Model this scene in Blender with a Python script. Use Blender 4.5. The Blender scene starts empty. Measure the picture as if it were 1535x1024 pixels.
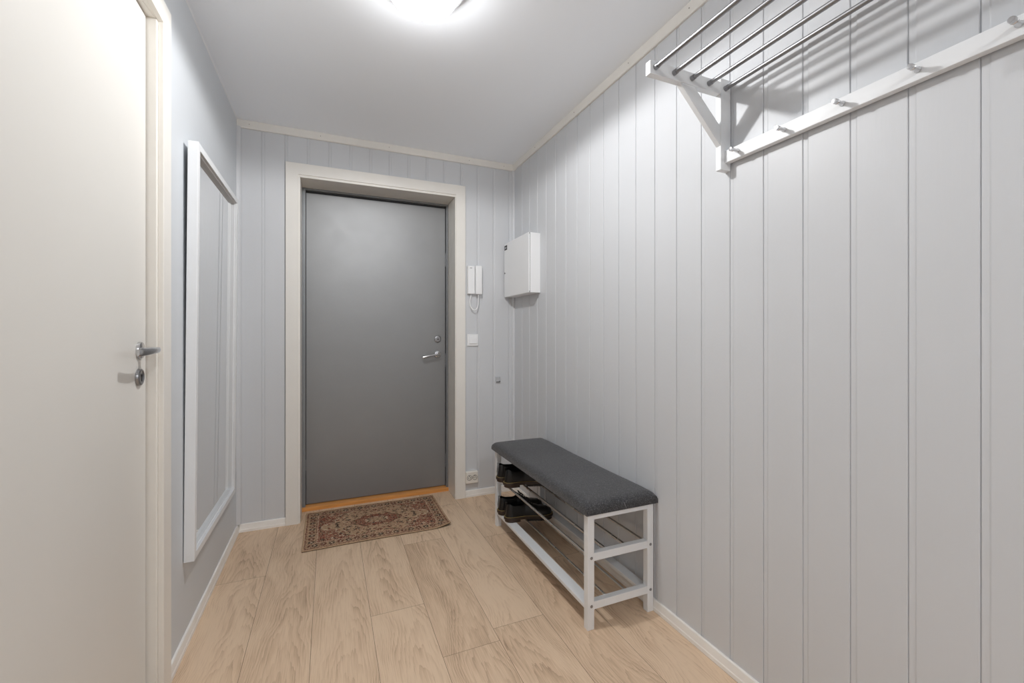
import bpy, bmesh, math, random
from mathutils import Vector, Matrix
random.seed(7)
C = bpy.context.scene.collection
SC = bpy.context.scene
PI = math.pi

# ------------------------------------------------------------------ dimensions (metres)
XL, XR, YB, YF, H = -0.504, 1.285, 2.992, -2.4, 2.455
LEAFY = 3.21

# ------------------------------------------------------------------ materials
def srgb(r, g, b):
    f = lambda c: (c/255/12.92) if c/255 <= 0.04045 else ((c/255+0.055)/1.055)**2.4
    return (f(r), f(g), f(b), 1)

def mat(name, col, rough=0.5, metal=0.0, spec=0.5, bump=0.0, bscale=60, bstretch=(1, 1, 1), var=0.0, vscale=3, vstretch=(1, 1, 1),
        rvar=0.0, coat=0.0, emit=None):
    m = bpy.data.materials.new(name); m.use_nodes = True
    nt = m.node_tree; N = nt.nodes; L = nt.links
    b = N['Principled BSDF']
    b.inputs['Base Color'].default_value = col
    b.inputs['Roughness'].default_value = rough
    b.inputs['Metallic'].default_value = metal
    b.inputs['Specular IOR Level'].default_value = spec
    b.inputs['Coat Weight'].default_value = coat
    tc = N.new('ShaderNodeTexCoord')
    def noise(scale, stretch, detail=4):
        mp = N.new('ShaderNodeMapping'); mp.inputs['Scale'].default_value = stretch
        L.new(tc.outputs['Object'], mp.inputs['Vector'])
        n = N.new('ShaderNodeTexNoise'); n.inputs['Scale'].default_value = scale; n.inputs['Detail'].default_value = detail
        L.new(mp.outputs[0], n.inputs['Vector']); return n
    if var > 0:
        n = noise(vscale, vstretch)
        mr = N.new('ShaderNodeMapRange'); mr.inputs['From Min'].default_value = .3; mr.inputs['From Max'].default_value = .7
        mr.inputs['To Min'].default_value = 1-var; mr.inputs['To Max'].default_value = 1+var
        L.new(n.outputs['Fac'], mr.inputs['Value'])
        mx = N.new('ShaderNodeVectorMath'); mx.operation = 'SCALE'; mx.inputs[0].default_value = col[:3]
        L.new(mr.outputs[0], mx.inputs['Scale']); L.new(mx.outputs[0], b.inputs['Base Color'])
    if rvar > 0:
        n = noise(vscale*2.3, vstretch)
        mr = N.new('ShaderNodeMapRange'); mr.inputs['From Min'].default_value = .3; mr.inputs['From Max'].default_value = .7
        mr.inputs['To Min'].default_value = rough-rvar; mr.inputs['To Max'].default_value = rough+rvar
        L.new(n.outputs['Fac'], mr.inputs['Value']); L.new(mr.outputs[0], b.inputs['Roughness'])
    if bump > 0:
        n = noise(bscale, bstretch, 5)
        bp = N.new('ShaderNodeBump'); bp.inputs['Strength'].default_value = bump; bp.inputs['Distance'].default_value = 0.002
        L.new(n.outputs['Fac'], bp.inputs['Height']); L.new(bp.outputs[0], b.inputs['Normal'])
    if emit:
        b.inputs['Emission Color'].default_value = emit[0]; b.inputs['Emission Strength'].default_value = emit[1]
    return m

WALLC = srgb(206, 208, 211)
M = {}
M['panel'] = mat('painted_panel', WALLC, .42, bump=.12, bscale=25, bstretch=(6, 6, .5), var=.012, vscale=2, spec=.45)
M['wall'] = mat('painted_plaster', srgb(205, 209, 213), .5, bump=.10, bscale=220, var=.012, vscale=2)
M['ceil'] = mat('ceiling_paint', srgb(246, 250, 255), .85, var=.01, vscale=2, spec=.2)
M['cream'] = mat('cream_trim_paint', srgb(230, 227, 221), .38, bump=.06, bscale=30, bstretch=(1, 1, 4), var=.015, vscale=6)
M['creamleaf'] = mat('cream_door_paint', srgb(218, 216, 211), .4, bump=.05, bscale=40, bstretch=(1, 1, .2), var=.012, vscale=3)
M['base'] = mat('white_baseboard_paint', srgb(238, 236, 232), .4, var=.04, vscale=9)
M['door'] = mat('grey_door_paint', srgb(142, 143, 144), .50, metal=.6, rvar=.012, spec=1.0, var=.018, vscale=5, vstretch=(1, 1, 1.4), bump=.05, bscale=90)
M['steel'] = mat('grey_steel_frame', srgb(138, 141, 144), .35, metal=.3, var=.03)
M['gasket'] = mat('dark_gasket', srgb(45, 47, 50), .6, var=.03)
M['oak'] = mat('oak_threshold', srgb(216, 150, 82), .38, var=.16, vscale=9, vstretch=(.6, 9, 9), bump=.1, bscale=30, bstretch=(1, 14, 14))
M['chrome'] = mat('satin_chrome', (.62, .62, .63, 1), .2, metal=1, rvar=.05)
M['chromed'] = mat('brushed_steel', (.34, .34, .35, 1), .34, metal=1, rvar=.05)
M['rodsteel'] = mat('rod_steel', (.66, .64, .61, 1), .28, metal=1, rvar=.04)
M['dark'] = mat('dark_hole', srgb(18, 18, 20), .7, var=.02)
M['whitewood'] = mat('white_painted_wood', srgb(229, 231, 233), .4, bump=.08, bscale=40, bstretch=(1, .3, 1), var=.015, vscale=8)
M['whiteplastic'] = mat('white_plastic', srgb(236, 237, 238), .32, var=.008)
M['whitemetal'] = mat('white_sheet_metal', srgb(236, 237, 238), .38, var=.008, bump=.02, bscale=300)
M['oldplastic'] = mat('old_white_plastic', srgb(232, 228, 220), .35, var=.02)
M['mirror'] = mat('mirror_glass', (.93, .94, .94, 1), .015, metal=1, var=.002)
M['opal'] = mat('opal_glass', (.9, .9, .9, 1), .3, emit=((1, 1, 1, 1), 6.0), var=.002)
M['opalfill'] = mat('opal_glass_fill', (.9, .9, .9, 1), .3, emit=((1, 1, 1, 1), 18.0), var=.002)  # stronger glow, only for the added fill lamp
M['lampbase'] = mat('lamp_base_metal', srgb(205, 205, 205), .3, metal=.6, var=.01)
M['leather'] = mat('black_leather', srgb(9, 9, 11), .34, bump=.35, bscale=260, var=.1, vscale=20, rvar=.06)
M['lining'] = mat('brown_leather_lining', srgb(62, 42, 32), .6, var=.1, vscale=30)
M['rubber'] = mat('brown_rubber_sole', srgb(50, 36, 26), .4, var=.15, vscale=60)
M['rubberblack'] = mat('black_rubber_tread', srgb(20, 18, 17), .5, var=.1, vscale=40)
M['stitch'] = mat('yellow_stitching', srgb(205, 180, 110), .6, var=.05)
M['lace'] = mat('black_lace', srgb(14, 14, 15), .7, bump=.5, bscale=500, var=.05)
M['paintedover'] = mat('painted_over_plastic', srgb(190, 192, 195), .45, var=.02)
M['grime'] = mat('grey_badge', srgb(150, 150, 152), .5, var=.02)
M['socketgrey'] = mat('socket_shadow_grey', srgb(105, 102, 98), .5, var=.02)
M['nail'] = mat('nail_head', srgb(120, 112, 104), .5, var=.05)

def fabric_mat():
    m = bpy.data.materials.new('charcoal_fabric'); m.use_nodes = True
    nt = m.node_tree; N = nt.nodes; L = nt.links; b = N['Principled BSDF']
    tc = N.new('ShaderNodeTexCoord')
    v = N.new('ShaderNodeTexVoronoi'); v.inputs['Scale'].default_value = 330; v.feature = 'F1'
    L.new(tc.outputs['Object'], v.inputs['Vector'])
    n = N.new('ShaderNodeTexNoise'); n.inputs['Scale'].default_value = 900; n.inputs['Detail'].default_value = 2
    L.new(tc.outputs['Object'], n.inputs['Vector'])
    n2 = N.new('ShaderNodeTexNoise'); n2.inputs['Scale'].default_value = 260; n2.inputs['Detail'].default_value = 3
    L.new(tc.outputs['Object'], n2.inputs['Vector'])
    r = N.new('ShaderNodeValToRGB'); r.color_ramp.elements[0].position = .1; r.color_ramp.elements[1].position = .95
    r.color_ramp.elements[0].color = srgb(40, 40, 42); r.color_ramp.elements[1].color = srgb(120, 120, 123)
    e = r.color_ramp.elements.new(.5); e.color = srgb(62, 62, 64)
    mx = N.new('ShaderNodeMix'); mx.data_type = 'FLOAT'; mx.inputs[0].default_value = .6
    L.new(v.outputs['Color'], mx.inputs[2]); L.new(n2.outputs['Fac'], mx.inputs[3])
    L.new(mx.outputs[0], r.inputs['Fac']); L.new(r.outputs[0], b.inputs['Base Color'])
    bp = N.new('ShaderNodeBump'); bp.inputs['Strength'].default_value = .5; bp.inputs['Distance'].default_value = .001
    L.new(v.outputs['Distance'], bp.inputs['Height']); L.new(bp.outputs[0], b.inputs['Normal'])
    b.inputs['Roughness'].default_value = .95; b.inputs['Specular IOR Level'].default_value = .15
    b.inputs['Sheen Weight'].default_value = .25; b.inputs['Sheen Roughness'].default_value = .5
    return m
M['fabric'] = fabric_mat()

def floor_mat():
    m = bpy.data.materials.new('oak_laminate'); m.use_nodes = True
    nt = m.node_tree; N = nt.nodes; L = nt.links; b = N['Principled BSDF']
    def math_(op, a, c=None, d=None):
        x = N.new('ShaderNodeMath'); x.operation = op
        for i, s in enumerate((a, c, d)):
            if s is None: continue
            if isinstance(s, (int, float)): x.inputs[i].default_value = s
            else: L.new(s, x.inputs[i])
        return x.outputs[0]
    def noise(vec, scale=1, detail=3, rough=.5):
        n = N.new('ShaderNodeTexNoise'); n.inputs['Scale'].default_value = scale
        n.inputs['Detail'].default_value = detail; n.inputs['Roughness'].default_value = rough
        L.new(vec, n.inputs['Vector']); return n.outputs['Fac']
    def comb(x, y, z):
        c = N.new('ShaderNodeCombineXYZ')
        for i, s in enumerate((x, y, z)):
            if isinstance(s, (int, float)): c.inputs[i].default_value = s
            else: L.new(s, c.inputs[i])
        return c.outputs[0]
    uv = N.new('ShaderNodeUVMap'); uv.uv_map = 'plank'
    s = N.new('ShaderNodeSeparateXYZ'); L.new(uv.outputs[0], s.inputs[0]); x, y = s.outputs[0], s.outputs[1]
    at = N.new('ShaderNodeAttribute'); at.attribute_name = 'rnd'
    sr = N.new('ShaderNodeSeparateColor'); L.new(at.outputs['Color'], sr.inputs[0]); r1, r2, r3 = sr.outputs[0], sr.outputs[1], sr.outputs[2]
    z = math_('MULTIPLY', r1, 37.0)
    # slow drift of the heart of the plank
    drift = math_('MULTIPLY', math_('SUBTRACT', noise(comb(0.0, math_('MULTIPLY', y, 1.6), z), 1, 2), .5), .22)
    x0 = math_('ADD', math_('ADD', x, drift), math_('MULTIPLY', math_('SUBTRACT', r2, .5), .12))
    wob = math_('MULTIPLY', math_('SUBTRACT', noise(comb(math_('MULTIPLY', x, 14.0), math_('MULTIPLY', y, 2.0), z), 1, 4, .55), .5), 4.5)
    fine = math_('MULTIPLY', math_('SUBTRACT', noise(comb(math_('MULTIPLY', x, 110.0), math_('MULTIPLY', y, 5.0), z), 1, 3), .5), 1.0)
    val = math_('ADD', math_('MULTIPLY', math_('MULTIPLY', x0, x0), 620.0),
                math_('ADD', math_('MULTIPLY', y, 9.0), math_('ADD', wob, fine)))
    ring = math_('FRACT', math_('MULTIPLY', val, .85))
    ring = math_('POWER', ring, 2.2)
    fib = noise(comb(math_('MULTIPLY', x, 420.0), math_('MULTIPLY', y, 9.0), z), 1, 3, .6)
    patch = noise(comb(math_('MULTIPLY', x0, 16.0), math_('MULTIPLY', y, 2.6), z), 1, 4, .55)
    # grain shows mostly where the patch noise is high
    pm = N.new('ShaderNodeMapRange'); L.new(patch, pm.inputs['Value']); pm.inputs['From Min'].default_value = .38; pm.inputs['From Max'].default_value = .68
    pmo = pm.outputs[0]
    streak = noise(comb(math_('MULTIPLY', x0, 60.0), math_('MULTIPLY', y, 3.2), math_('ADD', z, 9.0)), 1, 3, .6)
    sk = N.new('ShaderNodeMapRange'); L.new(streak, sk.inputs['Value']); sk.inputs['From Min'].default_value = .68; sk.inputs['From Max'].default_value = .80
    dark = math_('ADD', math_('MULTIPLY', ring, math_('ADD', .10, math_('MULTIPLY', pmo, .40))),
                 math_('ADD', math_('MULTIPLY', pmo, .24), math_('ADD', math_('MULTIPLY', math_('SUBTRACT', fib, .5), 1.0), math_('MULTIPLY', sk.outputs[0], .42))))
    dark = math_('ADD', dark, math_('MULTIPLY', math_('SUBTRACT', r3, .5), .42))
    ramp = N.new('ShaderNodeValToRGB'); L.new(dark, ramp.inputs['Fac'])
    el = ramp.color_ramp.elements
    el[0].position = 0.0; el[0].color = srgb(222, 196, 168)
    el[1].position = 1.0; el[1].color = srgb(152, 127, 104)
    e = el.new(.3); e.color = srgb(208, 180, 152)
    e = el.new(.62); e.color = srgb(184, 157, 131)
    L.new(ramp.outputs[0], b.inputs['Base Color'])
    rr = N.new('ShaderNodeMapRange'); L.new(fib, rr.inputs['Value']); rr.inputs['To Min'].default_value = .42; rr.inputs['To Max'].default_value = .62
    L.new(rr.outputs[0], b.inputs['Roughness'])
    bp = N.new('ShaderNodeBump'); bp.inputs['Strength'].default_value = .12; bp.inputs['Distance'].default_value = .001
    L.new(fib, bp.inputs['Height']); L.new(bp.outputs[0], b.inputs['Normal'])
    b.inputs['Specular IOR Level'].default_value = .4
    return m
M['floor'] = floor_mat()

def rug_mat():
    m = bpy.data.materials.new('woven_rug'); m.use_nodes = True
    nt = m.node_tree; N = nt.nodes; L = nt.links; b = N['Principled BSDF']
    at = N.new('ShaderNodeAttribute'); at.attribute_name = 'knot'
    L.new(at.outputs['Color'], b.inputs['Base Color'])
    tc = N.new('ShaderNodeTexCoord'); n = N.new('ShaderNodeTexNoise'); n.inputs['Scale'].default_value = 500
    L.new(tc.outputs['Object'], n.inputs['Vector'])
    bp = N.new('ShaderNodeBump'); bp.inputs['Strength'].default_value = .6; bp.inputs['Distance'].default_value = .002
    L.new(n.outputs['Fac'], bp.inputs['Height']); L.new(bp.outputs[0], b.inputs['Normal'])
    b.inputs['Roughness'].default_value = .95; b.inputs['Specular IOR Level'].default_value = .1
    return m
M['rug'] = rug_mat()
M['rugedge'] = mat('rug_binding', srgb(176, 148, 118), .9, var=.1, vscale=200)
M['rugback'] = mat('rug_dark_backing', srgb(40, 30, 26), .9, var=.1, vscale=100)

# ------------------------------------------------------------------ mesh helpers
def box(bm, x0, x1, y0, y1, z0, z1):
    v = [bm.verts.new(p) for p in ((x0, y0, z0), (x1, y0, z0), (x1, y1, z0), (x0, y1, z0), (x0, y0, z1), (x1, y0, z1), (x1, y1, z1), (x0, y1, z1))]
    return [bm.faces.new([v[i] for i in f]) for f in ((3, 2, 1, 0), (4, 5, 6, 7), (0, 1, 5, 4), (1, 2, 6, 5), (2, 3, 7, 6), (3, 0, 4, 7))]

def tube(bm, p0, p1, r, seg=20, r2=None, cap=True):
    p0 = Vector(p0); p1 = Vector(p1); d = p1-p0
    rot = Vector((0, 0, 1)).rotation_difference(d.normalized()).to_matrix().to_4x4()
    bmesh.ops.create_cone(bm, cap_ends=cap, segments=seg, radius1=r, radius2=r if r2 is None else r2, depth=d.length,
                          matrix=Matrix.Translation((p0+p1)/2) @ rot)

def lathe(bm, prof, origin, axis='z', seg=48):
    """prof: list of (radius, along). Closed where the radius is 0."""
    o = Vector(origin); rings = []
    def P(r, h, a):
        c, s = r*math.cos(a), r*math.sin(a)
        return o + {'z': Vector((c, s, h)), 'x': Vector((h, c, s)), 'y': Vector((c, h, s)), '-x': Vector((-h, c, s)), '-y': Vector((c, -h, s))}[axis]
    for r, h in prof:
        if r < 1e-6: rings.append([bm.verts.new(P(0, h, 0))])
        else: rings.append([bm.verts.new(P(r, h, 2*PI*i/seg)) for i in range(seg)])
    for a, b in zip(rings, rings[1:]):
        for i in range(seg):
            j = (i+1) % seg
            if len(a) == 1 and len(b) == 1: continue
            if len(a) == 1: bm.faces.new((a[0], b[j], b[i]))
            elif len(b) == 1: bm.faces.new((a[i], a[j], b[0]))
            else: bm.faces.new((a[i], a[j], b[j], b[i]))

def sweep(bm, pts, r, seg=10, flat=1.0, closed=False):
    """a tube of radius r (number or list) along pts"""
    pts = [Vector(p) for p in pts]; n = len(pts); rings = []
    up = Vector((0, 0, 1))
    for i, p in enumerate(pts):
        if closed: t = (pts[(i+1) % n]-pts[i-1]).normalized()
        else: t = (pts[min(i+1, n-1)]-pts[max(i-1, 0)]).normalized()
        a = t.cross(up)
        if a.length < 1e-3: a = t.cross(Vector((1, 0, 0)))
        a.normalize(); b = a.cross(t).normalized()
        rr = r[i] if isinstance(r, (list, tuple)) else r
        rings.append([bm.verts.new(p + a*math.cos(2*PI*k/seg)*rr + b*math.sin(2*PI*k/seg)*rr*flat) for k in range(seg)])
    m = n if closed else n-1
    for i in range(m):
        A, B = rings[i], rings[(i+1) % n]
        for k in range(seg):
            bm.faces.new((A[k], A[(k+1) % seg], B[(k+1) % seg], B[k]))
    if not closed:
        bm.faces.new(rings[0][::-1]); bm.faces.new(rings[-1])

def prism(bm, poly, lo, hi, axis):
    """extrude a 2-D polygon along an axis. poly given in the other two axes in order"""
    def P(a, b, h): return {'x': (h, a, b), 'y': (a, h, b), 'z': (a, b, h)}[axis]
    A = [bm.verts.new(P(a, b, lo)) for a, b in poly]; B = [bm.verts.new(P(a, b, hi)) for a, b in poly]
    n = len(poly)
    for i in range(n): bm.faces.new((A[i], A[(i+1) % n], B[(i+1) % n], B[i]))
    bm.faces.new(A[::-1]); bm.faces.new(B)

def new(): return bmesh.new()

def obj(name, bm, m, parent=None, bevel=0.0, smooth=False, seg=2, local=False):
    if bevel > 0:
        bmesh.ops.remove_doubles(bm, verts=bm.verts, dist=1e-6)
        es = [e for e in bm.edges if len(e.link_faces) == 2 and e.calc_face_angle(0) > .5]
        bmesh.ops.bevel(bm, geom=es, offset=bevel, segments=seg, profile=.6, affect='EDGES', clamp_overlap=True)
    bmesh.ops.recalc_face_normals(bm, faces=bm.faces)
    if parent is not None and not local:
        off = parent.location.copy(); p = parent.parent
        while p: off += p.location; p = p.parent
        bmesh.ops.translate(bm, verts=bm.verts, vec=-off)
    me = bpy.data.meshes.new(name); bm.to_mesh(me); bm.free()
    me.materials.append(m)
    if smooth:
        for p in me.polygons: p.use_smooth = True
        me.set_sharp_from_angle(angle=math.radians(40))
    o = bpy.data.objects.new(name, me); C.objects.link(o)
    if parent: o.parent = parent
    return o

def struct(o): o['kind'] = 'structure'; return o
def empty(name, loc): o = bpy.data.objects.new(name, None); o.empty_display_size = .05; C.objects.link(o); o.location = loc; return o
def thing(o, label, cat, group=None):
    o['label'] = label; o['category'] = cat
    if group: o['group'] = group
    return o

# ------------------------------------------------------------------ floor
def build_floor():
    me = bpy.data.meshes.new('floor')
    seams = [-0.063 + .2225*(i-2) for i in range(0, 9)]
    edges = [-.95] + [s for s in seams if s > -.95] + [1.55]
    ends = {0: [2.40], 1: [3.1, 1.30], 2: [2.72, 1.05], 3: [1.883], 4: [2.447, 1.543], 5: [1.614], 6: [2.36], 7: [2.0]}
    tone = {(4, 1): .92, (3, 1): .35, (5, 2): .3, (0, 1): .62, (5, 1): .7, (6, 1): .55, (2, 1): .4, (3, 2): .55}
    V, F, UV, R = [], [], [], []
    g = .0006
    def quad(x0, x1, y0, y1, z, uvc, rnd):
        i = len(V); V.extend([(x0, y0, z), (x1, y0, z), (x1, y1, z), (x0, y1, z)]); F.append((i, i+1, i+2, i+3))
        UV.extend([(x0-uvc[0], y0-uvc[1]), (x1-uvc[0], y0-uvc[1]), (x1-uvc[0], y1-uvc[1]), (x0-uvc[0], y1-uvc[1])]); R.extend([rnd]*4)
    rs = random.Random(11)
    for c in range(len(edges)-1):
        x0, x1 = edges[c], edges[c+1]
        k = c-1
        e = list(ends.get(k, [2.1]))
        top = max(e); ys = sorted(e)
        while ys[-1] < 3.3: ys.append(ys[-1]+1.29)
        while ys[0] > YF: ys.insert(0, ys[0]-1.29)
        for j in range(len(ys)-1):
            ry = tone.get((k, sum(1 for q in ys if q >= ys[j+1]) if False else (len([q for q in ys if q > ys[j]]))), None)
            t = rs.random()*.5+.25 if ry is None else ry
            if k == 4 and abs(ys[j]-1.543) < .01: t = .86
            if k == 4 and abs(ys[j]-2.447) < .01: t = .3
            if k == 0 and ys[j] >= 2.39: t = .7
            if k == 5 and abs(ys[j+1]-1.614) < .01: t = .62
            quad(x0+g, x1-g, max(ys[j], YF)+g, min(ys[j+1], 3.35)-g, 0, ((x0+x1)/2, ys[j]), (rs.random(), rs.random(), t, 1))
    n = len(F)
    i = len(V); V.extend([(-.95, YF, -.003), (1.55, YF, -.003), (1.55, 3.35, -.003), (-.95, 3.35, -.003)]); F.append((i, i+1, i+2, i+3)); UV.extend([(0, 0)]*4); R.extend([(0, 0, 2.0, 1)]*4)
    me.from_pydata(V, [], F)
    me.materials.append(M['floor']); me.materials.append(mat('floor_joint', srgb(84, 66, 50), .8, var=.05)); me.polygons[n].material_index = 1
    uvl = me.uv_layers.new(name='plank'); uvl.data.foreach_set('uv', [c for p in UV for c in p])
    at = me.attributes.new('rnd', 'FLOAT_COLOR', 'CORNER'); at.data.foreach_set('color', [c for p in R for c in p])
    o = bpy.data.objects.new('floor', me); C.objects.link(o); struct(o)
build_floor()

# ------------------------------------------------------------------ panelled walls
def panel_profile(a0, a1, grooves, sgn):
    """list of (along, depth) for boards with a slit, a shallow lap and a bevel. sgn=-1: the lap lies towards smaller 'along'"""
    pts = [(a0, 0.0)]
    for g in sorted(grooves):
        if g-.02 < a0 or g+.02 > a1: continue
        seq = [(0, 0), (.0013, .0014), (.0015, .0042), (.0031, .0042), (.0034, .0020), (.0155, .0020), (.0190, 0)]
        if sgn < 0: seq = [(-s, d) for s, d in reversed(seq)]
        pts += [(g+s, d) for s, d in seq]
    pts.append((a1, 0.0)); return pts

def panel_wall(bm, prof, z0, z1, place, thick=.05):
    top = [bm.verts.new(place(a, d, z1)) for a, d in prof]; bot = [bm.verts.new(place(a, d, z0)) for a, d in prof]
    for i in range(len(prof)-1): bm.faces.new((bot[i], bot[i+1], top[i+1], top[i]))
    bt = [bm.verts.new(place(prof[k][0], thick, z)) for k in (0, -1) for z in (z0, z1)]
    bm.faces.new((bt[0], bt[1], bt[3], bt[2]))
    bm.faces.new((bot[0], top[0], bt[1], bt[0])); bm.faces.new((bot[-1], bt[2], bt[3], top[-1]))
    bm.faces.new(top + [bt[3], bt[1]]); bm.faces.new(bot[::-1] + [bt[0], bt[2]])

gr = [.459+.12545*k for k in range(-22, 20)]
bm = new(); panel_wall(bm, panel_profile(YF, YB+.05, gr, -1), -.02, H+.02, lambda a, d, z: (XR+d, a, z)); struct(obj('wall_right', bm, M['panel']))
gb = [-.378+.1245*k for k in range(0, 14)]
OX0, OX1, OZ = -.166, .826, 2.155          # clear opening of the entrance
bm = new()
pl = lambda a, d, z: (a, YB+d, z)
panel_wall(bm, panel_profile(XL-.05, OX0-.02, gb, 1), -.02, H+.02, pl)
panel_wall(bm, panel_profile(OX1+.02, XR+.05, gb, 1), -.02, H+.02, pl)
panel_wall(bm, panel_profile(OX0-.02, OX1+.02, gb, 1), OZ+.02, H+.02, pl)
box(bm, XL-.05, OX0-.02, YB+.05, YB+.28, -.02, H+.02); box(bm, OX1+.02, XR+.05, YB+.05, YB+.28, -.02, H+.02); box(bm, OX0-.02, OX1+.02, YB+.05, YB+.28, OZ+.02, H+.02)
struct(obj('wall_back', bm, M['panel']))
# left wall with the doorway
LY0, LY1, LZ = .86, 1.70, 2.182
bm = new()
box(bm, XL-.12, XL, LY1+.02, YB+.05, -.02, H+.02); box(bm, XL-.12, XL, YF, LY0-.02, -.02, H+.02); box(bm, XL-.12, XL, LY0-.02, LY1+.02, LZ+.02, H+.02)
struct(obj('wall_left', bm, M['wall']))
bm = new(); box(bm, XL-.12, XR+.05, YF-.05, YF, -.02, H+.02); struct(obj('wall_front', bm, M['wall']))
bm = new(); box(bm, XL-.12, XR+.05, YF-.05, YB+.28, H, H+.05); struct(obj('ceiling', bm, M['ceil']))

# ------------------------------------------------------------------ trims
def crown(name, a, b, axis):
    bm = new()
    if axis == 'x': poly = [(YB+.001, H-.048), (YB-.009, H-.048), (YB-.012, H-.043), (YB-.014, H-.002), (YB-.010, H), (YB+.001, H)]; prism(bm, poly, a, b, 'x')
    else: poly = [(XR+.001, H-.048), (XR-.009, H-.048), (XR-.012, H-.043), (XR-.014, H-.002), (XR-.010, H), (XR+.001, H)]; prism(bm, poly, a, b, 'y')
    return struct(obj(name, bm, M['cream']))
t1 = crown('trim_1', XL, XR, 'x'); t2 = crown('trim_2', YF, YB, 'y')
for x in (-.44, -.05, .37, .93, 1.2):
    bm = new(); tube(bm, (x, YB-.0125, H-.024), (x, YB-.0142, H-.024), .0022, 8); obj('nail_head', bm, M['nail'], t1)
for y in (2.6, 2.1, 1.62, 1.255):
    bm = new(); tube(bm, (XR-.0125, y, H-.024), (XR-.0142, y, H-.024), .0022, 8); obj('nail_head', bm, M['nail'], t2)
# bead of sealant between the left wall and the ceiling
bm = new(); prism(bm, [(XL, H), (XL, H-.0045), (XL+.0045, H)], YF, YB, 'y'); struct(obj('trim_3', bm, M['whitewood']))
# corner beads
def quarter(cx, cy, sx, r):
    return [(cx, cy)] + [(cx+sx*r*math.cos(t), cy-r*math.sin(t)) for t in [PI/2*i/6 for i in range(7)]]
bm = new(); prism(bm, quarter(XL, YB, 1, .024), .05, H-.045, 'z'); struct(obj('trim_4', bm, M['panel'], smooth=True))
bm = new(); prism(bm, quarter(XR, YB, -1, .018), .05, H-.045, 'z'); struct(obj('trim_5', bm, M['panel'], smooth=True))
# baseboards
bbp = lambda w, s: [(w, 0), (w+s*.013, 0), (w+s*.013, .014), (w+s*.011, .018), (w+s*.008, .044), (w+s*.006, .047), (w, .047)]
bm = new(); prism(bm, [(p[0], p[1]) for p in bbp(XR, -1)], 0, 1, 'y')
for v in bm.verts: v.co.y = YF if v.co.y < .5 else YB
struct(obj('baseboard_right', bm, M['base']))
def bb_y(name, wall, s, y0, y1):
    bm = new(); prism(bm, bbp(wall, s), y0, y1, 'y'); return struct(obj(name, bm, M['base']))
bb_y('baseboard_left', XL, 1, 1.787, YB)
bb_y('baseboard_left_front', XL, 1, YF, .782)
bm = new()
prism(bm, [(YB+(p[0]), p[1]) for p in bbp(0, -1)], XL+.013, -.247, 'x')
struct(obj('baseboard_back', bm, M['base']))
bm = new(); prism(bm, [(YB+(p[0]), p[1]) for p in bbp(0, -1)], .904, XR-.013, 'x')
struct(obj('baseboard_back_right', bm, M['base']))

# ------------------------------------------------------------------ entrance door (door_1)
d1 = struct(empty('door_1', (.33, YB, 0)))
yc = YB-.018
bm = new()   # mitred architrave
x0, x1, zt, w = -.247, .901, 2.24, .070
for poly in ([(x0, 0), (x0+w, 0), (x0+w, zt-w), (x0, zt)], [(x1, 0), (x1, zt), (x1-w, zt-w), (x1-w, 0)], [(x0, zt), (x0+w, zt-w), (x1-w, zt-w), (x1, zt)]):
    prism(bm, poly, yc, YB+.002, 'y')
obj('casing', bm, M['cream'], d1, bevel=.0015, seg=1)
bm = new()
box(bm, OX0-.02, OX0, YB-.012, LEAFY-.02, 0, OZ+.02); box(bm, OX1, OX1+.02, YB-.012, LEAFY-.02, 0, OZ+.02); box(bm, OX0, OX1, YB-.012, LEAFY-.02, OZ, OZ+.02)
obj('jamb_lining', bm, M['cream'], d1, bevel=.002)
bm = new()   # steel frame with its rebate
fy = LEAFY-.028
for (a, b) in ((OX0, OX0+.020), (OX1-.012, OX1)): box(bm, a, b, fy, LEAFY+.05, 0, OZ)
box(bm, OX0+.020, OX1-.012, fy, LEAFY+.05, OZ-.012, OZ)
box(bm, OX0+.004, OX0+.012, fy-.004, fy, 0, OZ-.004); box(bm, OX1-.008, OX1-.003, fy-.004, fy, 0, OZ-.004)
obj('steel_frame', bm, M['steel'], d1, bevel=.001, seg=1)
bm = new(); box(bm, OX0+.018, OX1-.010, LEAFY+.004, LEAFY+.03, 2.128, OZ-.010); box(bm, OX1-.0155, OX1-.011, LEAFY+.004, LEAFY+.03, .02, OZ-.01); box(bm, OX0+.019, OX0+.0225, LEAFY+.006, LEAFY+.03, .02, OZ-.01)
obj('gasket', bm, M['gasket'], d1)
bm = new(); box(bm, OX0+.0225, OX1-.0155, LEAFY, LEAFY+.045, .031, 2.131)
obj('door_leaf', bm, M['door'], d1, bevel=.0015)
bm = new(); prism(bm, [(YB+.172, 0), (YB+.172, .018), (YB+.180, .023), (LEAFY+.05, .028), (LEAFY+.05, 0)], OX0-.004, OX1+.002, 'x')
obj('threshold', bm, M['oak'], d1)
for z in (1.74, .98, .22):
    bm = new(); tube(bm, (OX1-.0135, LEAFY-.006, z-.05), (OX1-.0135, LEAFY-.006, z+.05), .003, 10)
    for dz in (-.03, .03): tube(bm, (OX1-.0135, LEAFY-.010, z+dz), (OX1-.0135, LEAFY-.002, z+dz), .004, 8)
    obj('edge_fitting', bm, M['steel'], d1)
bm = new(); box(bm, OX0+.0205, OX0+.024, LEAFY-.004, LEAFY+.002, .26, .33); obj('edge_fitting', bm, M['steel'], d1)
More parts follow.
